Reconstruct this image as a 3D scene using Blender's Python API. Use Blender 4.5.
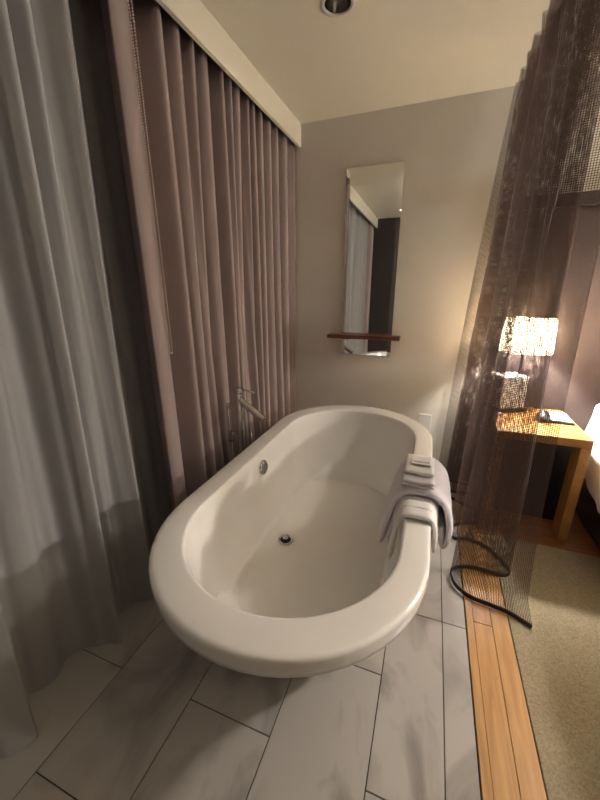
import bpy, bmesh, math, random
from mathutils import Vector, Matrix
random.seed(4)
PI = math.pi
scene = bpy.context.scene
for o in list(bpy.data.objects): bpy.data.objects.remove(o)
COL = scene.collection

# ------------------------------------------------------------ camera
cam_d = bpy.data.cameras.new('camera'); cam = bpy.data.objects.new('camera', cam_d); COL.objects.link(cam)
R = Matrix(((0.93574432, -0.10301051, 0.33730018), (0.35265164, 0.28523295, -0.89122331), (-0.00440376, 0.95290661, 0.30323193)))
cam.matrix_world = Matrix.Translation((0, 0, 1.3)) @ R.to_4x4()
cam_d.sensor_fit = 'VERTICAL'; cam_d.sensor_height = 24.0; cam_d.lens = 24.0 * 343.7 / 800.0
cam_d.clip_start = 0.02
scene.camera = cam

# ------------------------------------------------------------ world, lights, exposure
world = bpy.data.worlds.new('world'); scene.world = world; world.use_nodes = True
world.node_tree.nodes['Background'].inputs[0].default_value = (0.02, 0.03, 0.05, 1)
world.node_tree.nodes['Background'].inputs[1].default_value = 0.3
scene.view_settings.view_transform = 'Standard'; scene.view_settings.look = 'None'
scene.view_settings.exposure = 2.2; scene.view_settings.gamma = 1.0
scene.view_settings.use_curve_mapping = False
scene.cycles.transparent_max_bounces = 32

WARM = (1.0, 0.92, 0.83)
LAMP_W = 34.0           # visible bedside lamp
LAMP2_W = 60.0          # unseen spot added beyond the bed to throw side light on the tub
DOWN_W = 78.0           # unseen bedroom ceiling light, added to light tub and curtains from above
ENTRY_W = 0.4  # unseen ceiling light added behind the camera as weak fill
DESK_W = 1.0          # unseen console lamp, added to brighten the sheers

# ------------------------------------------------------------ materials
def mat(name, col, rough=0.5, metal=0.0, spec=0.5, **kw):
    m = bpy.data.materials.new(name); m.use_nodes = True
    b = m.node_tree.nodes['Principled BSDF']
    b.inputs['Base Color'].default_value = (*col, 1); b.inputs['Roughness'].default_value = rough
    b.inputs['Metallic'].default_value = metal; b.inputs['Specular IOR Level'].default_value = spec
    for k, v in kw.items(): b.inputs[k.replace('_', ' ')].default_value = v
    return m
def nd(m, t, **kw):
    n = m.node_tree.nodes.new(t)
    for k, v in kw.items(): setattr(n, k, v)
    return n
def bsdf(m): return m.node_tree.nodes['Principled BSDF']
def lk(m, a, b): m.node_tree.links.new(a, b)
def noise_col(m, c1, c2, scale=5, vec_scale=(1, 1, 1), detail=4, lo=0.35, hi=0.65, dist=0.0, rot=(0, 0, 0)):
    tc = nd(m, 'ShaderNodeTexCoord'); mp = nd(m, 'ShaderNodeMapping'); mp.inputs['Scale'].default_value = vec_scale
    mp.inputs['Rotation'].default_value = rot
    n = nd(m, 'ShaderNodeTexNoise'); n.inputs['Scale'].default_value = scale; n.inputs['Detail'].default_value = detail
    n.inputs['Distortion'].default_value = dist
    r = nd(m, 'ShaderNodeValToRGB'); r.color_ramp.elements[0].position = lo; r.color_ramp.elements[1].position = hi
    r.color_ramp.elements[0].color = (*c1, 1); r.color_ramp.elements[1].color = (*c2, 1)
    lk(m, tc.outputs['Object'], mp.inputs[0]); lk(m, mp.outputs[0], n.inputs[0]); lk(m, n.outputs[0], r.inputs[0])
    lk(m, r.outputs[0], bsdf(m).inputs['Base Color'])
    return n, mp, r
def bump(m, scale, strength, dist=0.002, detail=3, vec_scale=(1, 1, 1)):
    tc = nd(m, 'ShaderNodeTexCoord'); mp = nd(m, 'ShaderNodeMapping'); mp.inputs['Scale'].default_value = vec_scale
    n = nd(m, 'ShaderNodeTexNoise'); n.inputs['Scale'].default_value = scale; n.inputs['Detail'].default_value = detail
    b = nd(m, 'ShaderNodeBump'); b.inputs['Strength'].default_value = strength; b.inputs['Distance'].default_value = dist
    lk(m, tc.outputs['Object'], mp.inputs[0]); lk(m, mp.outputs[0], n.inputs[0]); lk(m, n.outputs[0], b.inputs['Height'])
    lk(m, b.outputs[0], bsdf(m).inputs['Normal'])

M = {}
M['wall'] = mat('wall_paint', (0.66, 0.62, 0.565), 0.75, spec=0.2); bump(M['wall'], 180, 0.12, 0.001)
M['ceiling'] = mat('ceiling_paint', (0.69, 0.65, 0.54), 0.8, spec=0.2)
M['dark_wall'] = mat('dark_panelling', (0.035, 0.026, 0.024), 0.55)
M['mauve'] = mat('mauve_panel', (0.062, 0.043, 0.042), 0.6); bump(M['mauve'], 300, 0.15, 0.001)
M['dark_cap'] = mat('dark_cap', (0.03, 0.02, 0.018), 0.5)
M['enamel'] = mat('white_enamel', (0.78, 0.755, 0.72), 0.16, Coat_Weight=0.3, Coat_Roughness=0.06)
M['chrome'] = mat('chrome', (0.55, 0.535, 0.52), 0.12, 1.0)
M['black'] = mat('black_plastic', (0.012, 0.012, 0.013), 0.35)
M['dark_hole'] = mat('dark_hole', (0.01, 0.01, 0.01), 0.8)
M['mirror'] = mat('mirror_glass', (0.86, 0.86, 0.84), 0.01, 1.0)
M['mirror_edge'] = mat('mirror_edge', (0.10, 0.10, 0.09), 0.3)
M['white_plastic'] = mat('white_plastic', (0.62, 0.60, 0.56), 0.4)
M['grout'] = mat('grout', (0.055, 0.048, 0.042), 0.9)
M['duvet'] = mat('white_linen', (0.82, 0.80, 0.78), 0.85, spec=0.15); bump(M['duvet'], 14, 0.5, 0.012, 4)
M['bedbase'] = mat('dark_bed_base', (0.05, 0.042, 0.036), 0.8); bump(M['bedbase'], 400, 0.3, 0.001)
M['ceramic'] = mat('white_lamp_base', (0.85, 0.84, 0.83), 0.3)
M['paper'] = mat('paper', (0.80, 0.76, 0.78), 0.7)
M['ink'] = mat('ink', (0.25, 0.2, 0.24), 0.7)

m = M['marble'] = mat('marble_tile', (0.6, 0.57, 0.54), 0.28)
n, mp, r = noise_col(m, (0.30, 0.275, 0.255), (0.52, 0.49, 0.46), 2.2, (1.6, 1.0, 1), 9, 0.30, 0.52, 1.6, (0, 0, 0.5))
rnd = nd(m, 'ShaderNodeNewGeometry'); add = nd(m, 'ShaderNodeVectorMath', operation='ADD')
mul = nd(m, 'ShaderNodeMath', operation='MULTIPLY'); mul.inputs[1].default_value = 37.0
lk(m, rnd.outputs['Random Per Island'], mul.inputs[0])
tc = nd(m, 'ShaderNodeTexCoord'); lk(m, tc.outputs['Object'], add.inputs[0]); lk(m, mul.outputs[0], add.inputs[1]); lk(m, add.outputs[0], mp.inputs[0])

def wood(name, c1, c2, along=(1, 1, 1), rough=0.35, scale=6):
    m = mat(name, c1, rough); noise_col(m, c1, c2, scale, along, 8, 0.3, 0.7, 0.6); return m
M['threshold'] = wood('oak_floor', (0.46, 0.235, 0.085), (0.62, 0.36, 0.15), (14, 1.0, 4), 0.32, 4)
M['woodfloor'] = wood('wood_floor', (0.24, 0.085, 0.026), (0.36, 0.15, 0.05), (1.0, 14, 4), 0.35, 4)
M['table'] = wood('table_wood', (0.31, 0.145, 0.04), (0.45, 0.23, 0.07), (2, 16, 2), 0.35, 5)
M['shelf'] = wood('red_brown_wood', (0.09, 0.022, 0.012), (0.19, 0.05, 0.025), (2, 20, 12), 0.3, 6)

m = M['carpet'] = mat('carpet', (0.33, 0.27, 0.18), 0.95, spec=0.05)
noise_col(m, (0.25, 0.205, 0.135), (0.42, 0.355, 0.25), 170, (1, 1, 1), 8, 0.3, 0.7); bump(m, 420, 0.6, 0.004, 4)

def cloth(name, col, transl, rough=0.9, transp=0.0, weave=500, wstr=0.25):
    m = mat(name, col, rough, spec=0.1)
    out = m.node_tree.nodes['Material Output']; b = bsdf(m)
    bump(m, weave, wstr, 0.0008, 2)
    cur = b.outputs[0]
    if transl:
        t = nd(m, 'ShaderNodeBsdfTranslucent'); t.inputs[0].default_value = (*col, 1)
        mx = nd(m, 'ShaderNodeMixShader'); mx.inputs[0].default_value = transl
        lk(m, cur, mx.inputs[1]); lk(m, t.outputs[0], mx.inputs[2]); cur = mx.outputs[0]
    if transp:
        t = nd(m, 'ShaderNodeBsdfTransparent')
        mx = nd(m, 'ShaderNodeMixShader'); mx.inputs[0].default_value = transp
        lk(m, cur, mx.inputs[1]); lk(m, t.outputs[0], mx.inputs[2]); cur = mx.outputs[0]
    lk(m, cur, out.inputs[0]); return m
M['blackout'] = cloth('mauve_curtain', (0.36, 0.285, 0.275), 0.0)
M['blackout_edge'] = cloth('pink_curtain_edge', (0.36, 0.25, 0.22), 0.0)
M['sheer'] = cloth('grey_voile', (0.52, 0.505, 0.50), 0.18, transp=0.34)
M['towel'] = cloth('white_terry', (0.72, 0.69, 0.67), 0.0, weave=170, wstr=1.0)
M['towel_grey'] = cloth('lavender_terry', (0.60, 0.56, 0.60), 0.0, weave=170, wstr=1.0)
M['towel_band'] = mat('towel_band', (0.42, 0.39, 0.37), 0.9)
M['bead'] = mat('bead_chain', (0.55, 0.42, 0.37), 0.4)

# lamp shade
m = M['shade'] = mat('lamp_shade', (0.9, 0.85, 0.75), 0.8)
t = nd(m, 'ShaderNodeBsdfTranslucent'); t.inputs[0].default_value = (0.9, 0.82, 0.68, 1)
mx = nd(m, 'ShaderNodeMixShader'); mx.inputs[0].default_value = 0.6
em = nd(m, 'ShaderNodeEmission'); em.inputs[0].default_value = (1, 0.86, 0.66, 1); em.inputs[1].default_value = 0.9
ad = nd(m, 'ShaderNodeAddShader')
lk(m, bsdf(m).outputs[0], mx.inputs[1]); lk(m, t.outputs[0], mx.inputs[2]); lk(m, mx.outputs[0], ad.inputs[0]); lk(m, em.outputs[0], ad.inputs[1])
lk(m, ad.outputs[0], m.node_tree.nodes['Material Output'].inputs[0])
m = M['bulb'] = mat('bulb', (1, 1, 1), 0.5, Emission_Strength=3.0); bsdf(m).inputs['Emission Color'].default_value = (1, 0.82, 0.58, 1)
m = M['lens'] = mat('lit_lens', (1, 1, 1), 0.5, Emission_Strength=4.0); bsdf(m).inputs['Emission Color'].default_value = (1, 0.82, 0.58, 1)
m = M['night_glass'] = mat('night_glass', (0.02, 0.025, 0.035), 0.05)

# open netting: woven threads with open square cells, cell size in metres from UV
m = M['net'] = mat('net_threads', (0.105, 0.070, 0.060), 0.7, spec=0.2)
uv = nd(m, 'ShaderNodeUVMap'); sep = nd(m, 'ShaderNodeSeparateXYZ'); lk(m, uv.outputs[0], sep.inputs[0])
def thread(out, cell, frac):
    d = nd(m, 'ShaderNodeMath', operation='DIVIDE'); d.inputs[1].default_value = cell; lk(m, out, d.inputs[0])
    fr = nd(m, 'ShaderNodeMath', operation='FRACT'); lk(m, d.outputs[0], fr.inputs[0])
    lt = nd(m, 'ShaderNodeMath', operation='LESS_THAN'); lt.inputs[1].default_value = frac; lk(m, fr.outputs[0], lt.inputs[0])
    return lt.outputs[0]
NET_CELL = 0.0068
a = thread(sep.outputs[0], NET_CELL, 0.29); b_ = thread(sep.outputs[1], NET_CELL * 0.95, 0.29)
mxx = nd(m, 'ShaderNodeMath', operation='MAXIMUM'); lk(m, a, mxx.inputs[0]); lk(m, b_, mxx.inputs[1])
tr = nd(m, 'ShaderNodeBsdfTransparent'); mix = nd(m, 'ShaderNodeMixShader')
lk(m, mxx.outputs[0], mix.inputs[0]); lk(m, tr.outputs[0], mix.inputs[1]); lk(m, bsdf(m).outputs[0], mix.inputs[2])
lk(m, mix.outputs[0], m.node_tree.nodes['Material Output'].inputs[0])
M['net_hem'] = mat('net_hem', (0.012, 0.008, 0.007), 0.45)

# ------------------------------------------------------------ helpers
def tag(o, label=None, cat=None, group=None, kind=None):
    if label: o['label'] = label
    if cat: o['category'] = cat
    if group: o['group'] = group
    if kind: o['kind'] = kind
    return o
def link(name, bm, m, parent=None, smooth=False, bevel=0, seg=2, merge=False):
    if merge: bmesh.ops.remove_doubles(bm, verts=bm.verts, dist=1e-5)
    bmesh.ops.recalc_face_normals(bm, faces=bm.faces)
    me = bpy.data.meshes.new(name); bm.to_mesh(me); bm.free()
    o = bpy.data.objects.new(name, me); COL.objects.link(o)
    for mm in (m if isinstance(m, (list, tuple)) else [m]): me.materials.append(mm)
    if smooth:
        for p in me.polygons: p.use_smooth = True
    if bevel:
        md = o.modifiers.new('bevel', 'BEVEL'); md.width = bevel; md.segments = seg; md.limit_method = 'ANGLE'
        md.harden_normals = False
    if parent: o.parent = parent; o.matrix_parent_inverse = parent.matrix_basis.inverted()
    return o
def empty(name, loc, label, cat, group=None):
    o = bpy.data.objects.new(name, None); COL.objects.link(o); o.location = loc; o.empty_display_size = 0.05
    return tag(o, label, cat, group)
def box(bm, x0, x1, y0, y1, z0, z1, mi=0):
    vs = [bm.verts.new((x, y, z)) for z in (z0, z1) for y in (y0, y1) for x in (x0, x1)]
    for f in ((0, 1, 3, 2), (4, 5, 7, 6), (0, 1, 5, 4), (2, 3, 7, 6), (0, 2, 6, 4), (1, 3, 7, 5)):
        bm.faces.new([vs[i] for i in f]).material_index = mi
    return vs
def boxo(name, x0, x1, y0, y1, z0, z1, m, parent=None, bevel=0, **k):
    bm = bmesh.new(); box(bm, x0, x1, y0, y1, z0, z1); return link(name, bm, m, parent, bevel=bevel, **k)
def loft(bm, rings, close=True, cap0=False, cap1=False, mi=0):
    vr = [[bm.verts.new(p) for p in r] for r in rings]
    n = len(rings[0])
    for a, b in zip(vr, vr[1:]):
        for i in range(n if close else n - 1):
            bm.faces.new((a[i], a[(i + 1) % n], b[(i + 1) % n], b[i])).material_index = mi
    if cap0: bm.faces.new(vr[0]).material_index = mi
    if cap1: bm.faces.new(vr[-1]).material_index = mi
    return vr
def ring(c, r, n=24, ax=Vector((0, 0, 1)), r2=None):
    ax = Vector(ax).normalized(); u = ax.orthogonal().normalized(); v = ax.cross(u)
    return [Vector(c) + u * r * math.cos(2 * PI * i / n) + v * (r2 or r) * math.sin(2 * PI * i / n) for i in range(n)]
def lathe(bm, prof, c=(0, 0, 0), ax=(0, 0, 1), n=32, cap0=True, cap1=True, mi=0):
    c = Vector(c); a = Vector(ax).normalized()
    loft(bm, [ring(c + a * h, max(r, 1e-4), n, a) for r, h in prof], cap0=cap0, cap1=cap1, mi=mi)
def tube(bm, pts, r, n=12, cap=True, mi=0):
    pts = [Vector(p) for p in pts]; rings = []
    u = None
    for i, p in enumerate(pts):
        t = (pts[min(i + 1, len(pts) - 1)] - pts[max(i - 1, 0)]).normalized()
        if u is None: u = t.orthogonal().normalized()
        u = (u - t * u.dot(t)).normalized(); v = t.cross(u)
        rr = r[i] if isinstance(r, (list, tuple)) else r
        rings.append([p + u * rr * math.cos(2 * PI * k / n) + v * rr * math.sin(2 * PI * k / n) for k in range(n)])
    loft(bm, rings, cap0=cap, cap1=cap, mi=mi)
def spline(P, n=8):
    """Catmull-Rom through P."""
    P = [Vector(p) for p in P]; Q = [P[0] * 2 - P[1]] + P + [P[-1] * 2 - P[-2]]; out = []
    for i in range(1, len(Q) - 2):
        p0, p1, p2, p3 = Q[i - 1:i + 3]
        for k in range(n):
            t = k / n
            out.append(0.5 * ((2 * p1) + (p2 - p0) * t + (2 * p0 - 5 * p1 + 4 * p2 - p3) * t * t + (3 * p1 - p0 - 3 * p2 + p3) * t ** 3))
    out.append(P[-1]); return out
def struct(o): return tag(o, kind='structure')
def look(o, smooth_mod=0):
    md = o.modifiers.new('sub', 'SUBSURF'); md.levels = smooth_mod; md.render_levels = smooth_mod
def pt_light(name, loc, w, col=WARM, radius=0.04, parent=None, spot=None, blend=0.6):
    d = bpy.data.lights.new(name, 'SPOT' if spot else 'POINT'); d.energy = w; d.color = col; d.shadow_soft_size = radius
    if spot: d.spot_size = spot; d.spot_blend = blend
    o = bpy.data.objects.new(name, d); COL.objects.link(o); o.location = loc
    if parent: o.parent = parent; o.matrix_parent_inverse = parent.matrix_basis.inverted()
    return o

# ------------------------------------------------------------ room
H = 2.33; XL = -1.32; XR = 3.5; YB = 2.5; YF = -0.86
bm = bmesh.new()
xs = [-1.22, -0.924, -0.628, -0.336, -0.04, 0.164, 0.254]
offs = [0.606, 0.305, 0.61, 0.909 - 0.61, 0.595, 0.595]
g = 0.0016
for i in range(6):
    y = offs[i] - 0.61 * 4
    x0 = XL if i == 0 else xs[i]
    while y < YB:
        a, b = max(y, YF), min(y + 0.61, YB)
        if b > a + 0.01:
            box(bm, x0 + g, xs[i + 1] - g, a + g, b - g, -0.02, 0.0)
        y += 0.61
struct(link('floor', bm, M['marble'], bevel=0.0008, seg=1))
struct(boxo('floor_grout', XL, 0.256, YF, YB, -0.04, -0.0025, M['grout']))
# oak threshold boards around the carpet
bm = bmesh.new()
for x0, x1, ys in ((0.2565, 0.2835, (YF, 0.2, YB)), (0.2845, 0.352, (YF, 0.1, 1.25, YB)), (0.353, 0.418, (YF, 0.6, 1.86))):
    for a, b in zip(ys, ys[1:]): box(bm, x0, x1, a + 0.0006, b - 0.0006, -0.02, 0.003 if x0 > 0.28 else 0.006)
struct(link('trim_1', bm, M['threshold'], bevel=0.0015, seg=1))
bm = bmesh.new()
y = 1.862
while y < YB - 0.01:
    for a, b in ((0.353, 1.4), (1.401, 2.5), (2.501, XR)): box(bm, a, b, y, min(y + 0.085, YB), -0.02, 0.003)
    y += 0.0855
struct(link('trim_2', bm, M['woodfloor'], bevel=0.001, seg=1))
struct(boxo('floor_bedroom_base', 0.256, XR, YF, YB, -0.05, -0.021, M['grout']))
struct(boxo('floor_carpet', 0.419, XR, YF, 1.861, -0.02, 0.008, M['carpet'], bevel=0.004))
# shell
struct(boxo('wall_back', XL - 0.1, XR + 0.1, YB, YB + 0.1, -0.05, H + 0.1, M['wall']))
bm = bmesh.new(); DX, DY = -0.457, 1.628; hs_ = 0.08
for args in ((XL - 0.1, DX - hs_, YF - 0.1, YB, H, H + 0.1), (DX + hs_, XR + 0.1, YF - 0.1, YB, H, H + 0.1), (DX - hs_, DX + hs_, YF - 0.1, DY - hs_, H, H + 0.1), (DX - hs_, DX + hs_, DY + hs_, YB, H, H + 0.1)): box(bm, *args)
sq, ci = [], []
for k in range(48):
    t = 2 * PI * k / 48; c_, s_ = math.cos(t), math.sin(t); q = hs_ / max(abs(c_), abs(s_))
    sq.append((DX + c_ * q, DY + s_ * q, H)); ci.append((DX + c_ * 0.058, DY + s_ * 0.058, H))
loft(bm, [sq, ci, [(a, b, H + 0.1) for a, b, c2 in ci], [(DX + 0.001 * math.cos(2 * PI * k / 48), DY + 0.001 * math.sin(2 * PI * k / 48), H + 0.1) for k in range(48)]])
struct(link('ceiling', bm, M['ceiling']))
struct(boxo('wall_front', XL - 0.1, XR + 0.1, YF - 0.1, YF, -0.05, H, M['dark_wall']))
struct(boxo('wall_right', XR, XR + 0.1, YF, YB, -0.05, H, M['wall']))
bm = bmesh.new()
for args in ((XL - 0.1, XL, YF, YB, -0.05, 0.3), (XL - 0.1, XL, YF, YB, 2.15, H), (XL - 0.1, XL, YF, -0.6, 0.3, 2.15), (XL - 0.1, XL, 2.2, YB, 0.3, 2.15)): box(bm, *args)
struct(link('wall_left', bm, M['wall']))
struct(boxo('window_1', XL - 0.07, XL - 0.06, -0.6, 2.2, 0.3, 2.15, M['night_glass']))
wf = bmesh.new()
for y in (-0.6, 0.1, 0.8, 1.5, 2.16): box(wf, XL - 0.08, XL - 0.02, y, y + 0.04, 0.3, 2.15)
for z in (0.3, 1.05, 2.11): box(wf, XL - 0.079, XL - 0.021, -0.6, 2.2, z, z + 0.04)
struct(link('window_2', wf, M['dark_wall'], bevel=0.003))
# pelmet board hiding the curtain tracks
struct(boxo('trim_3', -0.95, -0.93, YF, YB, 2.2, H, M['ceiling'], bevel=0.002))
struct(boxo('trim_4', -1.31, -0.955, YF, YB, 2.295, H - 0.001, M['dark_cap']))
struct(boxo('baseboard_back', 0.26, XR, 2.485, YB, 0.003, 0.09, M['dark_cap'], bevel=0.003))

# headboard wall panel with a dark cap
hp = empty('wall_panel', (1.7, 2.46, 0.003), 'tall mauve headboard panel with dark top edge covering the bedroom wall behind lamp and bed', 'headboard')
boxo('panel', 0.40, 3.3, 2.455, 2.4845, 0.092, 1.72, M['mauve'], hp, bevel=0.004)
boxo('cap', 0.39, 3.31, 2.42, 2.4995, 1.7205, 1.785, M['dark_cap'], hp, bevel=0.004)

# ------------------------------------------------------------ bathtub
def stad(cx, r, ya, yb, z, n=28, sc=1.0):
    P = []
    for i in range(n + 1): t = -PI + PI * i / n; P.append(Vector((cx + r * math.cos(t), ya + r * sc * math.sin(t), z)))
    for k in range(1, 8): P.append(Vector((cx + r, ya + (yb - ya) * k / 8, z)))
    for i in range(n + 1): t = PI * i / n; P.append(Vector((cx + r * math.cos(t), yb + r * sc * math.sin(t), z)))
    for k in range(1, 8): P.append(Vector((cx - r, yb + (ya - yb) * k / 8, z)))
    return P
tub = empty('bathtub', (-0.375, 1.33, 0), 'large white oval freestanding bathtub with wide flat rim standing on marble tile', 'bathtub')
prof = [(-0.37, 0.004, 1.32, 1.46, 0.146), (-0.37, 0.10, 1.24, 1.52, 0.148), (-0.37, 0.20, 1.12, 1.58, 0.150), (-0.37, 0.275, 1.05, 1.62, 0.153),
        (-0.37, 0.288, 1.035, 1.635, 0.157), (-0.37, 0.296, 1.025, 1.643, 0.168), (-0.37, 0.301, 1.02, 1.65, 0.185), (-0.37, 0.309, 1.005, 1.662, 0.22), (-0.37, 0.319, 0.985, 1.675, 0.28), (-0.37, 0.330, 0.955, 1.70, 0.36),
        (-0.367, 0.339, 0.92, 1.725, 0.46), (-0.367, 0.345, 0.90, 1.738, 0.535), (-0.367, 0.346, 0.898, 1.74, 0.552), (-0.367, 0.3475, 0.897, 1.742, 0.558), (-0.367, 0.351, 0.896, 1.744, 0.5605), (-0.367, 0.355, 0.895, 1.745, 0.5612),
        (-0.37, 0.380, 0.89, 1.75, 0.562), (-0.372, 0.405, 0.885, 1.76, 0.562), (-0.368, 0.4190, 0.882, 1.766, 0.5615), (-0.368, 0.4250, 0.881, 1.768, 0.5605), (-0.368, 0.4295, 0.881, 1.77, 0.5585), (-0.368, 0.4325, 0.88, 1.77, 0.5545), (-0.368, 0.4335, 0.88, 1.77, 0.549), (-0.368, 0.4335, 0.88, 1.77, 0.525), (-0.368, 0.4305, 0.881, 1.77, 0.505),
        (-0.368, 0.4240, 0.884, 1.765, 0.497), (-0.368, 0.4140, 0.89, 1.755, 0.494), (-0.373, 0.395, 0.93, 1.73, 0.485), (-0.375, 0.383, 0.98, 1.70, 0.40), (-0.375, 0.345, 1.09, 1.60, 0.20), (-0.375, 0.29, 1.18, 1.50, 0.05), (-0.375, 0.285, 1.19, 1.49, 0.0)]
bm = bmesh.new(); loft(bm, [stad(*p) for p in prof], cap0=True, cap1=True)
shell = link('tub_shell', bm, M['enamel'], tub, smooth=True)
bm = bmesh.new(); dc = (-0.555, 1.262, 0.1535)
lathe(bm, [(0.033, 0), (0.037, 0.002), (0.035, 0.005), (0.028, 0.0045), (0.0245, 0.001)], dc, n=40, cap0=False, cap1=True)
dr = link('drain', bm, M['chrome'], tub, smooth=True)
bm = bmesh.new(); lathe(bm, [(0.025, 0), (0.025, 0.0015)], (dc[0], dc[1], dc[2] + 0.001), n=32)
link('drain_hole', bm, M['dark_hole'], dr)
bm = bmesh.new(); lathe(bm, [(0.006, 0), (0.006, 0.008), (0.014, 0.010), (0.014, 0.013), (0.006, 0.016)], (dc[0], dc[1], dc[2] + 0.002), n=24)
link('drain_plug', bm, M['chrome'], dr, smooth=True)
bm = bmesh.new(); ax = Vector((1, 0, 0.12)); oc = Vector((-0.709, 1.345, 0.475))
lathe(bm, [(0.032, -0.004), (0.036, 0.004), (0.036, 0.011), (0.030, 0.015), (0.028, 0.0135), (0.006, 0.014)], oc, ax, 36)
ov = link('overflow', bm, M['chrome'], tub, smooth=True); tag(ov, 'round chrome overflow cover')

# ------------------------------------------------------------ tub filler
ff = empty('bath_faucet', (-0.885, 1.46, 0), 'chrome floor-standing tub filler between the tub and the mauve curtain', 'faucet')
bm = bmesh.new(); lathe(bm, [(0.045, 0.001), (0.045, 0.010), (0.02, 0.014), (0.018, 0.014), (0.018, 0.80), (0.015, 0.806)], (-0.885, 1.46, 0), n=28)
link('column', bm, M['chrome'], ff, smooth=False, bevel=0.001)
bm = bmesh.new(); d = Vector((0.150, -0.01, -0.098))
lathe(bm, [(0.0175, 0), (0.0175, 0.172), (0.014, 0.1725), (0.014, 0.165)], Vector((-0.888, 1.46, 0.775)), d, 28)
sp = link('spout', bm, M['chrome'], ff, bevel=0.001)
bm = bmesh.new(); lathe(bm, [(0.0138, 0.16), (0.0138, 0.1665)], Vector((-0.888, 1.46, 0.775)), d, 20); link('spout_opening', bm, M['dark_hole'], sp)
bm = bmesh.new(); lathe(bm, [(0.0205, 0.808), (0.0205, 0.832)], (-0.885, 1.46, 0), n=28)
hd = link('handle_hub', bm, M['chrome'], ff, bevel=0.002)
bm = bmesh.new(); tube(bm, [(-0.885, 1.46, 0.826), (-0.85, 1.457, 0.824), (-0.79, 1.45, 0.818)], [0.006, 0.005, 0.004], 10); link('lever', bm, M['chrome'], hd, smooth=True)
bm = bmesh.new(); lathe(bm, [(0.011, 0), (0.012, 0.02), (0.012, 0.20), (0.009, 0.215)], (-0.948, 1.45, 0.53), n=20)
hs = link('hand_shower', bm, M['chrome'], ff, smooth=True)
bm = bmesh.new(); box(bm, -0.965, -0.885, 1.447, 1.457, 0.57, 0.59); link('shower_holder', bm, M['chrome'], ff, bevel=0.002)
bm = bmesh.new()
tube(bm, spline([(-0.948, 1.45, 0.53), (-0.945, 1.445, 0.42), (-0.92, 1.43, 0.24), (-0.885, 1.42, 0.16), (-0.855, 1.43, 0.28), (-0.858, 1.44, 0.50), (-0.866, 1.452, 0.66), (-0.878, 1.46, 0.70)], 8), 0.0065, 8)
link('hose', bm, M['chrome'], ff, smooth=True)
bm = bmesh.new(); tube(bm, spline([(-0.875, 1.46, 0.74), (-0.84, 1.455, 0.72), (-0.825, 1.455, 0.62), (-0.822, 1.456, 0.50), (-0.83, 1.46, 0.36), (-0.87, 1.46, 0.30)], 8), 0.0045, 8)
link('supply_hose', bm, M['chrome'], ff, smooth=True)

# ------------------------------------------------------------ mirror and shelf
mr = empty('wall_mirror', (-0.433, 2.5, 0.853), 'tall narrow frameless mirror with angled edges hanging on the beige wall above the tub', 'mirror')
x0, x1, z0, z1 = -0.612, -0.257, 0.853, 2.042; bv = 0.024
bm = bmesh.new()
def rect(a, y): return [(x0 + a, y, z0), (x1 - a, y, z0), (x1 - a, y, z1 - a), (x0 + a, y, z1 - a)]
loft(bm, [rect(0, 2.4995), rect(0, 2.486)], cap0=True); link('backing', bm, M['mirror_edge'], mr)
bm = bmesh.new(); loft(bm, [rect(0, 2.4858), rect(bv, 2.4832)], cap1=True); link('glass', bm, M['mirror'], mr)
sh = boxo('wall_shelf', -0.700, -0.195, 2.40, 2.481, 0.974, 1.001, M['shelf'], bevel=0.003)
tag(sh, 'narrow red-brown wooden shelf crossing the lower end of the mirror', 'shelf')

# outlet
op = boxo('outlet_plate', -0.023, 0.064, 2.494, 2.4998, 0.325, 0.447, M['white_plastic'], bevel=0.003); tag(op, 'small blank white plate low on the beige wall behind the tub rim', 'outlet')

# recessed downlight in view (off)
dl = empty('ceiling_downlight', (-0.457, 1.628, H), 'unlit recessed silver downlight in the beige ceiling above the tub', 'ceiling light')
bm = bmesh.new(); c = (-0.457, 1.628, H)
lathe(bm, [(0.052, 0.0), (0.066, 0.0), (0.066, -0.004), (0.052, -0.006), (0.050, -0.002)], c, n=40, cap0=False, cap1=False); link('trim_ring', bm, M['white_plastic'], dl, smooth=True)
bm = bmesh.new()
lathe(bm, [(0.0515, 0.001), (0.049, 0.02), (0.044, 0.045), (0.034, 0.07), (0.012, 0.082)], c, n=40, cap0=False); link('reflector', bm, M['chrome'], dl, smooth=True)

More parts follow.
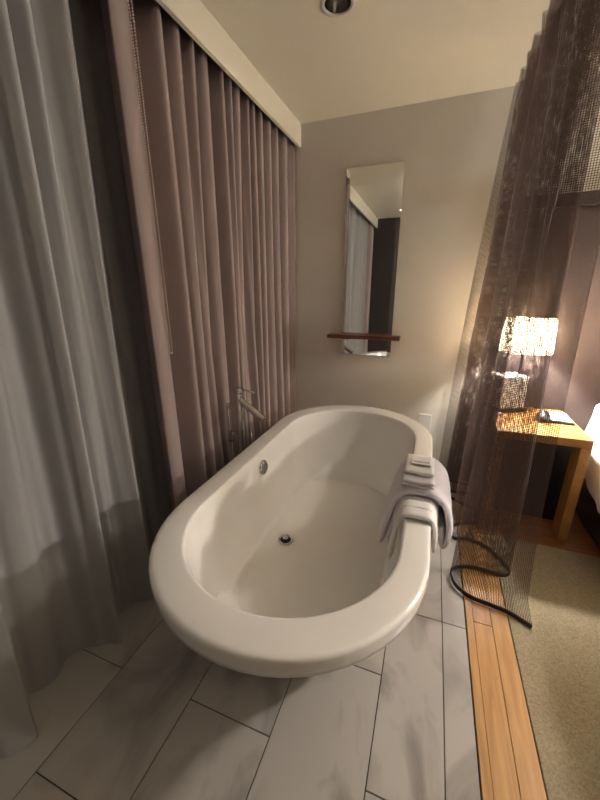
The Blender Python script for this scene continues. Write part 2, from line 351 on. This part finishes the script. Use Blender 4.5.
# ------------------------------------------------------------ curtains
def resample(P, n):
    L = [0]
    for a, b in zip(P, P[1:]): L.append(L[-1] + (Vector(b) - Vector(a)).length)
    out = []; j = 0
    for i in range(n):
        s = L[-1] * i / (n - 1)
        while j < len(L) - 2 and L[j + 1] < s: j += 1
        t = (s - L[j]) / max(L[j + 1] - L[j], 1e-9); out.append(Vector(P[j]).lerp(Vector(P[j + 1]), min(t, 1)))
    return out, L[-1]
def hang(name, bot, top, z0, z1, m, n=400, nz=24, parent=None, thick=0, sub=10, zfun=None, uv=False, pw=1.0, wig=0.0, wf=0.12):
    """cloth surface from bottom path (x,y) to top path (x,y)"""
    B, LB = resample(spline([(a, b, 0) for a, b in bot], sub), n); T, LT = resample(spline([(a, b, 0) for a, b in top], sub), n)
    bm = bmesh.new(); rows = []
    uvl = bm.loops.layers.uv.new('UVMap') if uv else None
    for k in range(nz + 1):
        f = k / nz; row = []
        for i in range(n):
            s_ = min(1.0, i / (n - 1) / 0.10) if uv else 1.0
            p = B[i].lerp(T[i], f ** (0.30 + (pw - 0.30) * s_ * s_))
            if uv and p.y > 1.86: p.x = min(p.x, 0.366)
            if wig: p = p + Vector((wig * math.sin(i * wf + 1.3 * math.sin(i * 0.021)), 0.3 * wig * f * math.sin(i * 0.09), 0))
            zb = z0 + (zfun(i / (n - 1)) if zfun else 0)
            row.append(bm.verts.new((p.x, p.y, zb + (z1 - zb) * f)))
        rows.append(row)
    for k in range(nz):
        for i in range(n - 1):
            fc = bm.faces.new((rows[k][i], rows[k][i + 1], rows[k + 1][i + 1], rows[k + 1][i]))
            if uv:
                for lp, (ii, kk) in zip(fc.loops, ((i, k), (i + 1, k), (i + 1, k + 1), (i, k + 1))):
                    lp[uvl].uv = (LB * ii / (n - 1), (z1 - z0) * kk / nz)
    o = link(name, bm, m, parent, smooth=True)
    if thick:
        md = o.modifiers.new('solid', 'SOLIDIFY'); md.thickness = thick; md.offset = 0
    return o
# mauve curtain
def pleats(y0, y1, per, xf, xb, jit=0.25, seed=1, first=None):
    rg = random.Random(seed); P = list(first or []); y = y0
    while y < y1:
        p = per * (1 + rg.uniform(-jit, jit)); a = xf + rg.uniform(-0.012, 0.004); b = xb + rg.uniform(-0.01, 0.02)
        P += [(a - 0.006, y + 0.10 * p), (a, y + 0.28 * p), (a - 0.012, y + 0.46 * p), (b + 0.01, y + 0.62 * p), (b, y + 0.78 * p), (b + 0.02, y + 0.92 * p)]
        y += p
    return P
lead = [(-0.985, 1.028), (-0.972, 1.045), (-0.968, 1.075), (-0.98, 1.098), (-1.06, 1.108), (-1.115, 1.135), (-1.12, 1.17), (-1.09, 1.20)]
top = pleats(1.22, 2.42, 0.100, -0.975, -1.085, 0.38, 11, lead) + [(-0.965, 2.482)]
rg = random.Random(5)
bot = []
for i, (x, y) in enumerate(top):
    s = 0.9 + 0.25 * math.sin(y * 9)
    bot.append((x + ((x + 1.02) * 0.35 * math.sin(y * 17 + 1) + 0.010 * math.sin(y * 15) if i > 7 else 0), y + (0.015 * math.sin(y * 16) if i > 7 else 0)))
bot = [(a, min(b, 2.485)) for a, b in bot]; top = [(a, min(b, 2.485)) for a, b in top]
mc = hang('blackout_curtain', bot, top, 0.012, 2.285, M['blackout'], n=560, nz=14, thick=0.003, sub=6)
tag(mc, 'mauve-brown pleated blackout curtain hanging behind the tub faucet', 'curtain')
# bead chain on its leading edge
bm = bmesh.new()
P = []
for k in range(150): P.append((-0.958, 1.083, 2.27 - 1.20 * k / 149))
for k in range(1, 6): P.append((-0.957, 1.083 + 0.006 * (1 - math.cos(PI * k / 6)), 1.07 - 0.006 * math.sin(PI * k / 6)))
for k in range(150): P.append((-0.957, 1.096, 1.07 + 1.20 * k / 149))
for p in P:
    bmesh.ops.create_icosphere(bm, subdivisions=1, radius=0.0032, matrix=Matrix.Translation(p))
tag(link('bead_chain', bm, M['bead'], smooth=True), 'long looped beaded pull chain hanging along the near edge of the mauve curtain', 'pull chain')
# second mauve curtain behind the camera side, seen in the mirror
t2 = pleats(-0.84, -0.60, 0.085, -0.975, -1.07, 0.1, 3)
t2 = [(a, max(min(b, -0.585), -0.85)) for a, b in t2]
mc2 = hang('blackout_curtain', t2, t2, 0.012, 2.285, M['blackout'], n=120, nz=8, thick=0.003, sub=6)
tag(mc2, 'mauve blackout curtain at the far end of the window, seen only in the mirror', 'curtain')
# sheer
fold_b = [(-0.55, 0), (-0.50, 1), (-0.42, 0), (-0.33, 1), (-0.24, 0), (-0.15, 1), (-0.06, 0), (0.02, 1), (0.10, 0), (0.17, 0.8), (0.235, 0.1), (0.30, 0.85), (0.345, 1.0), (0.365, 0.95), (0.385, 0.4), (0.425, 0.0), (0.47, 0.25), (0.53, 0.12), (0.58, 0.05),
          (0.635, 0.55), (0.665, 0.95), (0.682, 0.95), (0.697, 0.4), (0.735, 0.12), (0.775, 0.3), (0.80, 0.15), (0.84, 0.45), (0.872, 0.82), (0.888, 0.85), (0.902, 0.45), (0.935, 0.05)]
fold_t = [(-0.55, 0), (-0.50, 1), (-0.42, 0), (-0.33, 1), (-0.24, 0), (-0.15, 1), (-0.06, 0), (0.02, 1), (0.10, 0), (0.18, 0.8), (0.26, 0.1), (0.36, 0.8), (0.43, 0.95), (0.455, 0.9), (0.48, 0.3), (0.52, 0.0), (0.56, 0.35), (0.60, 0.85), (0.62, 0.80), (0.64, 0.25), (0.675, 0.05), (0.71, 0.5),
          (0.735, 0.95), (0.752, 0.95), (0.766, 0.35), (0.79, 0.12), (0.81, 0.5), (0.832, 0.72), (0.85, 0.35), (0.868, 0.2), (0.90, 0.5), (0.927, 0.85), (0.942, 0.75), (0.965, 0.05)]
tail = [(-1.16, 1.03), (-1.165, 1.10), (-1.15, 1.17), (-1.175, 1.25), (-1.155, 1.34), (-1.175, 1.45), (-1.16, 1.60)]
sb = [(-1.14 + 0.14 * a, y) for y, a in fold_b] + tail
st = [(-1.135 + 0.13 * a, y) for y, a in fold_t] + tail
so = hang('sheer_curtain', sb, st, 0.01, 2.285, M['sheer'], n=900, nz=20, sub=8, wig=0.005, wf=0.29)
tag(so, 'pale grey translucent sheer curtain with deep folds left of the tub', 'curtain')

# ------------------------------------------------------------ net curtain
hemp = [(.497, 1.291), (.424, 1.331), (.357, 1.346), (.29, 1.358), (.242, 1.385), (.212, 1.43), (.206, 1.493), (.241, 1.530), (.307, 1.552), (.382, 1.547), (.44, 1.548), (.468, 1.578),
        (.453, 1.63), (.391, 1.725), (.325, 1.758), (.272, 1.755), (.227, 1.745), (.209, 1.80), (.232, 1.855), (.281, 1.896), (.37, 1.93), (.45, 1.965), (.47, 2.02), (.39, 2.06), (.30, 2.10), (.21, 2.17), (.197, 2.223), (.274, 2.235),
        (.38, 2.25), (.45, 2.28), (.44, 2.33), (.33, 2.36), (.22, 2.385), (.21, 2.415), (.31, 2.43), (.36, 2.445), (.25, 2.462), (.15, 2.478)]
n_ = len(hemp)
tp = []
for i in range(100):
    f = i / 99
    tp.append((0.352 - 0.075 * math.cos(2 * PI * 8.5 * f + PI + 0.5 * math.sin(9 * f)) + 0.0, 1.35 + 1.13 * f))
nc = empty('net_curtain', (0.34, 1.9, 0.0), 'dark brown open-weave net curtain hanging from ceiling to the oak threshold beside the tub', 'curtain')
hang('netting', hemp, tp, 0.022, 2.329, M['net'], n=800, nz=24, parent=nc, sub=8, uv=True, pw=1.5)
B, L = resample(spline([(a, b, 0) for a, b in hemp], 8), 800)
for b in B:
    if b.y > 1.86: b.x = min(b.x, 0.366)
bm = bmesh.new()
loft(bm, [[b + Vector((0, 0, 0.0065)) for b in B], [b + Vector((0, 0, 0.026)) for b in B]], close=False)
hm = link('hem', bm, M['net_hem'], nc, smooth=True); md = hm.modifiers.new('s', 'SOLIDIFY'); md.thickness = 0.0045; md.offset = 0
tag(hm, 'solid black hem tape')
boxo('curtain_track', 0.33, 0.352, 0.9, 2.4995, H - 0.010, H - 0.0005, M['net_hem'], nc)

# ------------------------------------------------------------ towels
def drape(name, prof, y0, y1, th, m, parent=None, ny=14, wob=0.003, slant=0.0, seed=1):
    rg = random.Random(seed); pr = spline([(a, 0, b) for a, b in prof], 6); N = len(pr)
    rings = []
    for j in range(ny + 1):
        f = j / ny; y = y0 + (y1 - y0) * f
        edge = min(f, 1 - f) * ny
        t = th * (0.55 if edge < 0.5 else (0.9 if edge < 1.5 else 1.0))
        ring_ = []; inner = []
        for i, p in enumerate(pr):
            a = pr[max(i - 1, 0)]; b = pr[min(i + 1, N - 1)]; d = (b - a).normalized(); nrm = Vector((-d.z, 0, d.x))
            e = min(i, N - 1 - i); te = t * (0.5 if e == 0 else 1)
            hangf = max(0, (0.55 - p.z)) * 4
            w = wob * math.sin(j * 0.9 + seed + p.x * 20) * min(hangf, 1)
            yy = y + slant * max(0, 0.56 - p.z)
            q = Vector((p.x + w, yy, p.z))
            ring_.append(q + nrm * te / 2); inner.append(q - nrm * te / 2)
        rings.append(ring_ + inner[::-1])
    bm = bmesh.new(); loft(bm, rings, close=True, cap0=True, cap1=True)
    return link(name, bm, m, parent, smooth=True, bevel=0)
bt = drape('bath_towel', [(-0.106, 0.345), (-0.094, 0.42), (-0.075, 0.50), (-0.052, 0.56), (-0.022, 0.590), (0.03, 0.598), (0.075, 0.590), (0.112, 0.555), (0.130, 0.50), (0.138, 0.44), (0.130, 0.395), (0.118, 0.40), (0.110, 0.47)], 1.165, 1.47, 0.024, M['towel_grey'], ny=18, wob=0.006, seed=2)
tag(bt, 'large pale lavender towel draped over the tub rim, hanging lowest on both sides', 'towel')
bt2 = drape('bath_towel', [(-0.078, 0.365), (-0.062, 0.47), (-0.045, 0.545), (-0.02, 0.5715), (0.03, 0.5735), (0.066, 0.569), (0.083, 0.54), (0.087, 0.49), (0.089, 0.46)], 1.148, 1.42, 0.011, M['towel_grey'], ny=14, wob=0.003, seed=4)
bt2.name = 'hand_towel'; tag(bt2, 'thin under-layer towel pressed between the lavender towel and the tub rim', 'towel')
ht = drape('hand_towel', [(-0.060, 0.375), (-0.050, 0.47), (-0.038, 0.545), (-0.020, 0.573), (0.03, 0.577), (0.062, 0.572), (0.077, 0.54), (0.080, 0.49), (0.081, 0.455)], 1.045, 1.142, 0.016, M['towel'], ny=14, wob=0.003, seed=6)
tag(ht, 'white hand towel draped over the tub rim nearest the camera', 'towel')
bm = bmesh.new()
pr = spline([(-0.028, 0, 0.5775), (-0.018, 0, 0.5822), (0.03, 0, 0.5858), (0.060, 0, 0.5815), (0.074, 0, 0.5700)], 6)
loft(bm, [[(p.x, 1.094, p.z - 0.001) for p in pr], [(p.x, 1.094, p.z + 0.0010) for p in pr], [(p.x, 1.097, p.z + 0.0010) for p in pr], [(p.x, 1.097, p.z - 0.001) for p in pr]], close=False)
link('woven_band', bm, M['towel_band'], ht)
def folded(name, cx, cy, z, w, d, h, layers, m, label):
    e = empty(name, (cx, cy, z), label, 'towel')
    lh = h / layers
    for k in range(layers):
        bm = bmesh.new(); zc = z + lh * (k + 0.5); prof = []
        # flattened roll section in y-z, fold facing the camera
        P = []
        for i in range(13): t = PI / 2 + PI * i / 12; P.append((cy - d / 2 + lh * 0.5 + math.cos(t) * lh * 0.49, zc + math.sin(t) * lh * 0.49))
        for i in range(13): t = -PI / 2 + PI * i / 12; P.append((cy + d / 2 - lh * 0.5 + math.cos(t) * lh * 0.49, zc + math.sin(t) * lh * 0.49))
        rr = []
        for j in range(11):
            f = j / 10; x = cx - w / 2 + w * f; s = 1 - 0.35 * (abs(2 * f - 1) ** 8)
            rr.append([(x, y, zc + (zz - zc) * s + 0.0015 * math.sin(7 * f + k)) for y, zz in P])
        loft(bm, rr, cap0=True, cap1=True); link('folded_layer', bm, m, e, smooth=True)
    return e
folded('folded_hand_towel', 0.010, 1.255, 0.6125, 0.118, 0.16, 0.026, 2, M['towel_grey'], 'lavender-grey folded towel lying on the draped bath towel, lower of the stack')
folded('washcloth', 0.010, 1.29, 0.6400, 0.108, 0.15, 0.017, 1, M['towel'], 'white folded washcloth on top of the towel stack on the tub rim')
# little textured soap mat
sm = boxo('soap_packet', -0.022, 0.052, 1.262, 1.322, 0.6578, 0.667, M['towel'], bevel=0.004, seg=3); tag(sm, 'small cream packet with a grey printed strip on top of the white washcloth', 'soap')
bm = bmesh.new()
for k in range(8): box(bm, -0.016 + 0.0078 * k, -0.0105 + 0.0078 * k, 1.2625, 1.2612, 0.6595, 0.6655); box(bm, -0.016 + 0.0078 * k, -0.0105 + 0.0078 * k, 1.275, 1.285, 0.6668, 0.6676)
link('printed_strip', bm, M['ink'], sm)

# ------------------------------------------------------------ nightstand
nt = empty('bedside_table', (0.6, 2.19, 0.003), 'square-edged orange wooden bedside table between the net curtain and the bed', 'table')
bx = (0.380, 0.792, 1.925, 2.40)
boxo('tabletop', bx[0], bx[1], bx[2], bx[3], 0.557, 0.60, M['table'], nt, bevel=0.002)
L_ = 0.044
for x in (bx[0], bx[1] - L_):
    for y, dy in ((bx[2], 0.10), (bx[3] - 0.10, 0.10)):
        boxo('leg', x, x + L_, y, y + dy, 0.0035, 0.5565, M['table'], nt, bevel=0.002)
boxo('under_table_shade', bx[0] + 0.002, bx[1] - 0.004, 2.13, 2.148, 0.004, 0.5565, M['black'], nt)  # black sheet standing in for the shade under the tabletop, hides the back legs

def bedside_lamp(x, y, z, label, w, group):
    lp = empty('table_lamp', (x, y, z), label, 'lamp', group)
    bm = bmesh.new(); rr = []
    prof = [(0.135, 0.355), (0.124, 0.545)]
    lathe(bm, prof, (x, y, z), n=48, cap0=False, cap1=False)
    s = link('lamp_shade', bm, M['shade'], lp, smooth=True); md = s.modifiers.new('s', 'SOLIDIFY'); md.thickness = 0.0015
    bm = bmesh.new(); lathe(bm, [(0.1245, 0.532), (0.1245, 0.534)], (x, y, z), n=48); link('added_diffuser', bm, M['shade'], lp)  # disc added across the open shade top to soften the light on the wall
    bm = bmesh.new(); box(bm, -0.080, 0.080, -0.065, 0.065, 0.022, 0.215)
    bmesh.ops.transform(bm, matrix=Matrix.Translation((x - 0.055, y + 0.0, z)) @ Matrix.Rotation(0.45, 4, 'Z'), verts=bm.verts)
    link('lamp_base', bm, M['ceramic'], lp, bevel=0.004)
    bm = bmesh.new(); box(bm, -0.085, 0.085, -0.085, 0.085, 0.001, 0.0215)
    bmesh.ops.transform(bm, matrix=Matrix.Translation((x - 0.055, y + 0.0, z)) @ Matrix.Rotation(0.45, 4, 'Z'), verts=bm.verts)
    link('plinth', bm, M['black'], lp, bevel=0.002)
    bm = bmesh.new(); lathe(bm, [(0.008, 0.2155), (0.008, 0.39), (0.016, 0.395), (0.016, 0.42)], (x - 0.008, y, z), n=16); link('pole', bm, M['chrome'], lp)
    bm = bmesh.new(); bmesh.ops.create_uvsphere(bm, u_segments=20, v_segments=12, radius=0.022, matrix=Matrix.Translation((x - 0.008, y, z + 0.438)))
    link('bulb', bm, M['bulb'], lp, smooth=True)
    pt_light('bulb_light', (x - 0.008, y, z + 0.495), w, radius=0.03, parent=lp)
    return lp
bedside_lamp(0.522, 2.33, 0.60, 'lit white drum-shade lamp on a white cube base on the bedside table', LAMP_W, None)
# small things on the table
tr_ = empty('notepad', (0.782, 2.33, 0.60), 'white notepad lying in a thin black tray at the corner of the bedside table', 'notepad')
bm = bmesh.new(); box(bm, -0.062, 0.055, -0.105, 0.07, 0.0008, 0.010); bmesh.ops.transform(bm, matrix=Matrix.Translation((0.725, 2.235, 0.60)) @ Matrix.Rotation(-0.06, 4, 'Z'), verts=bm.verts)
link('tray', bm, M['black'], tr_, bevel=0.003)
bm = bmesh.new(); box(bm, -0.048, 0.048, -0.093, 0.06, 0.0105, 0.016); bmesh.ops.transform(bm, matrix=Matrix.Translation((0.725, 2.235, 0.60)) @ Matrix.Rotation(-0.06, 4, 'Z'), verts=bm.verts)
pad = link('pad', bm, M['paper'], tr_, bevel=0.001)
bm = bmesh.new()
for k in range(8): box(bm, -0.035, 0.035 - 0.008 * (k % 3), -0.08 + 0.016 * k, -0.075 + 0.016 * k, 0.0162, 0.0166)
bmesh.ops.transform(bm, matrix=Matrix.Translation((0.725, 2.235, 0.60)) @ Matrix.Rotation(-0.06, 4, 'Z'), verts=bm.verts)
link('print', bm, M['ink'], pad)
bm = bmesh.new(); bmesh.ops.create_uvsphere(bm, u_segments=28, v_segments=16, radius=1.0)
for v in bm.verts: v.co = Vector((v.co.x * 0.034, v.co.y * 0.068, max(v.co.z, -0.25) * 0.046 + 0.0116 + (v.co.y * 0.006)))
bmesh.ops.transform(bm, matrix=Matrix.Translation((0.634, 2.165, 0.6015)) @ Matrix.Rotation(-0.15, 4, 'Z'), verts=bm.verts)
ms = link('handheld_device', bm, M['black'], smooth=True); tag(ms, 'small black rounded device on the bedside table next to the notepad', 'device')
bm = bmesh.new(); box(bm, 0.615, 0.655, 2.088, 2.093, 0.6005, 0.6120); link('clip', bm, M['chrome'], ms, bevel=0.001)
tb = boxo('white_card', 0.405, 0.435, 2.17, 2.20, 0.6005, 0.615, M['paper'], bevel=0.003); tag(tb, 'tiny white packet on the bedside table left of the black device', 'packet')

# ------------------------------------------------------------ bed
bed = empty('bed', (1.75, 1.4, 0.008), 'bed with white duvet over a dark base right of the bedside table', 'bed')
boxo('bed_base', 0.925, 2.55, 0.45, 2.42, 0.012, 0.30, M['bedbase'], bed, bevel=0.02)
boxo('mattress', 0.935, 2.56, 0.43, 2.43, 0.305, 0.52, M['duvet'], bed, bevel=0.04, seg=4)
bm = bmesh.new(); NX, NY = 60, 60; rows = []
def duv(u, v):
    # u across from left drape to right drape, v along the bed
    y = 0.38 + (2.30 - 0.38) * v; hz = 0.09 * max(0, min(1, (v - 0.75) / 0.2))
    wv = 0.012 * math.sin(v * 31 + 2 * math.sin(u * 9)) + 0.008 * math.sin(v * 57 + u * 13)
    W_ = 1.66; s = -0.34 + u * (W_ + 0.68)
    if s < 0: x = 0.885 + wv - 0.03 * s / -0.3; z = 0.60 + hz + s * 1.0 + 0.025 * math.sin(v * 19 + 1)
    elif s > W_: x = 0.885 + W_ + wv; z = 0.60 + hz - (s - W_)
    else:
        e = min(s, W_ - s); x = 0.885 + s; z = 0.60 + hz + 0.05 * min(1, e / 0.12) ** 0.5 + 0.014 * math.sin(v * 15 + s * 9) + 0.01 * math.sin(s * 21)
    if v > 0.97: z -= 0.03
    return (x, y, z)
for j in range(NY + 1): rows.append([bm.verts.new(duv(i / NX, j / NY)) for i in range(NX + 1)])
for j in range(NY):
    for i in range(NX): bm.faces.new((rows[j][i], rows[j][i + 1], rows[j + 1][i + 1], rows[j + 1][i]))
du = link('duvet', bm, M['duvet'], bed, smooth=True); md = du.modifiers.new('s', 'SOLIDIFY'); md.thickness = 0.035; md.offset = -1; look(du, 1)
def pillow(x, y, z, label):
    bm = bmesh.new(); bmesh.ops.create_cube(bm, size=2.0); bmesh.ops.subdivide_edges(bm, edges=bm.edges, cuts=7, use_grid_fill=True)
    for v in bm.verts:
        a, b, c = v.co; t = (1 - 0.85 * abs(a) ** 4) * (1 - 0.85 * abs(b) ** 4)
        v.co = Vector((a * 0.33, b * 0.21, c * 0.10 * max(t, 0.12)))
    bmesh.ops.transform(bm, matrix=Matrix.Translation((x, y, z)) @ Matrix.Rotation(0.35, 4, 'X'), verts=bm.verts)
    o = link('pillow', bm, M['duvet'], smooth=True); look(o, 1); return tag(o, label, 'pillow', 'white pillows on the bed')
pillow(1.32, 2.235, 0.835, 'white pillow on the bed beside the bedside table')

# unseen lamps added to light the room: wall spot, ceiling lights, console lamp
nt2 = empty('bedside_table', (2.85, 2.19, 0.003), 'wooden bedside table on the far side of the bed, outside the frame', 'table')
boxo('tabletop', 2.64, 3.06, 1.98, 2.40, 0.555, 0.60, M['table'], nt2, bevel=0.002)
for x in (2.64, 3.012):
    for y in (1.98, 2.352): boxo('leg', x, x + L_, y, y + L_, 0.0035, 0.5545, M['table'], nt2, bevel=0.002)
rl = empty('added_spot', (2.95, 2.45, 1.28), 'added swivel wall spot over the far bedside table, unseen light from outside the frame', 'lamp')
bm = bmesh.new(); tube(bm, [(2.95, 2.453, 1.28), (2.95, 2.30, 1.28), (2.93, 2.16, 1.27)], 0.010, 12); lathe(bm, [(0.05, 0), (0.05, 0.015)], (2.95, 2.4545, 1.28), (0, -1, 0)); link('arm', bm, M['chrome'], rl, smooth=False)
aim = (Vector((-0.6, 1.2, 1.55)) - Vector((2.93, 2.12, 1.27))).normalized(); hp_ = Vector((2.93, 2.12, 1.27))
bm = bmesh.new(); lathe(bm, [(0.02, -0.06), (0.045, -0.04), (0.07, 0.03)], hp_, aim, 28, cap0=True, cap1=False)
hh = link('head', bm, M['black'], rl, smooth=True); md = hh.modifiers.new('s', 'SOLIDIFY'); md.thickness = 0.002; md.offset = -1
L2 = pt_light('added_spot_beam', hp_ + aim * 0.035, LAMP2_W, radius=0.09, parent=rl, spot=math.radians(125), blend=0.5)
L2.rotation_euler = aim.to_track_quat('-Z', 'Y').to_euler()
bm = bmesh.new(); lathe(bm, [(0.042, -0.012), (0.042, -0.006)], hp_, aim, 28); link('lens', bm, M['lens'], rl)
def downlight(x, y, w, label):
    e = empty('ceiling_downlight', (x, y, H), label, 'ceiling light')
    bm = bmesh.new(); lathe(bm, [(0.05, -0.001), (0.066, -0.001), (0.066, -0.005), (0.05, -0.006)], (x, y, H), n=32, cap0=False, cap1=False); link('trim_ring', bm, M['white_plastic'], e, smooth=True)
    bm = bmesh.new(); lathe(bm, [(0.048, -0.0008), (0.048, -0.003)], (x, y, H), n=32); link('lens', bm, M['lens'], e)
    l = pt_light('added_beam', (x, y, H - 0.02), w, radius=0.14, parent=e, spot=2.75, blend=0.8)
downlight(2.0, 2.0, DOWN_W, 'added recessed downlight over the bed, unseen light from outside the frame')
dk = empty('console_table', (3.2, 0.0, 0.008), 'long dark console table against the far bedroom wall, outside the frame', 'table')
boxo('tabletop', 2.98, 3.48, -0.5, 0.5, 0.71, 0.75, M['table'], dk, bevel=0.002)
for x in (2.98, 3.432):
    for y in (-0.5, 0.452): boxo('leg', x, x + L_, y, y + L_, 0.0085, 0.7095, M['table'], dk, bevel=0.002)
bedside_lamp(3.2, 0.0, 0.75, 'added white drum-shade lamp on the console table, unseen fill light outside the frame', DESK_W, None)
downlight(0.1, -0.35, ENTRY_W, 'added recessed downlight behind the camera, unseen fill light outside the frame')
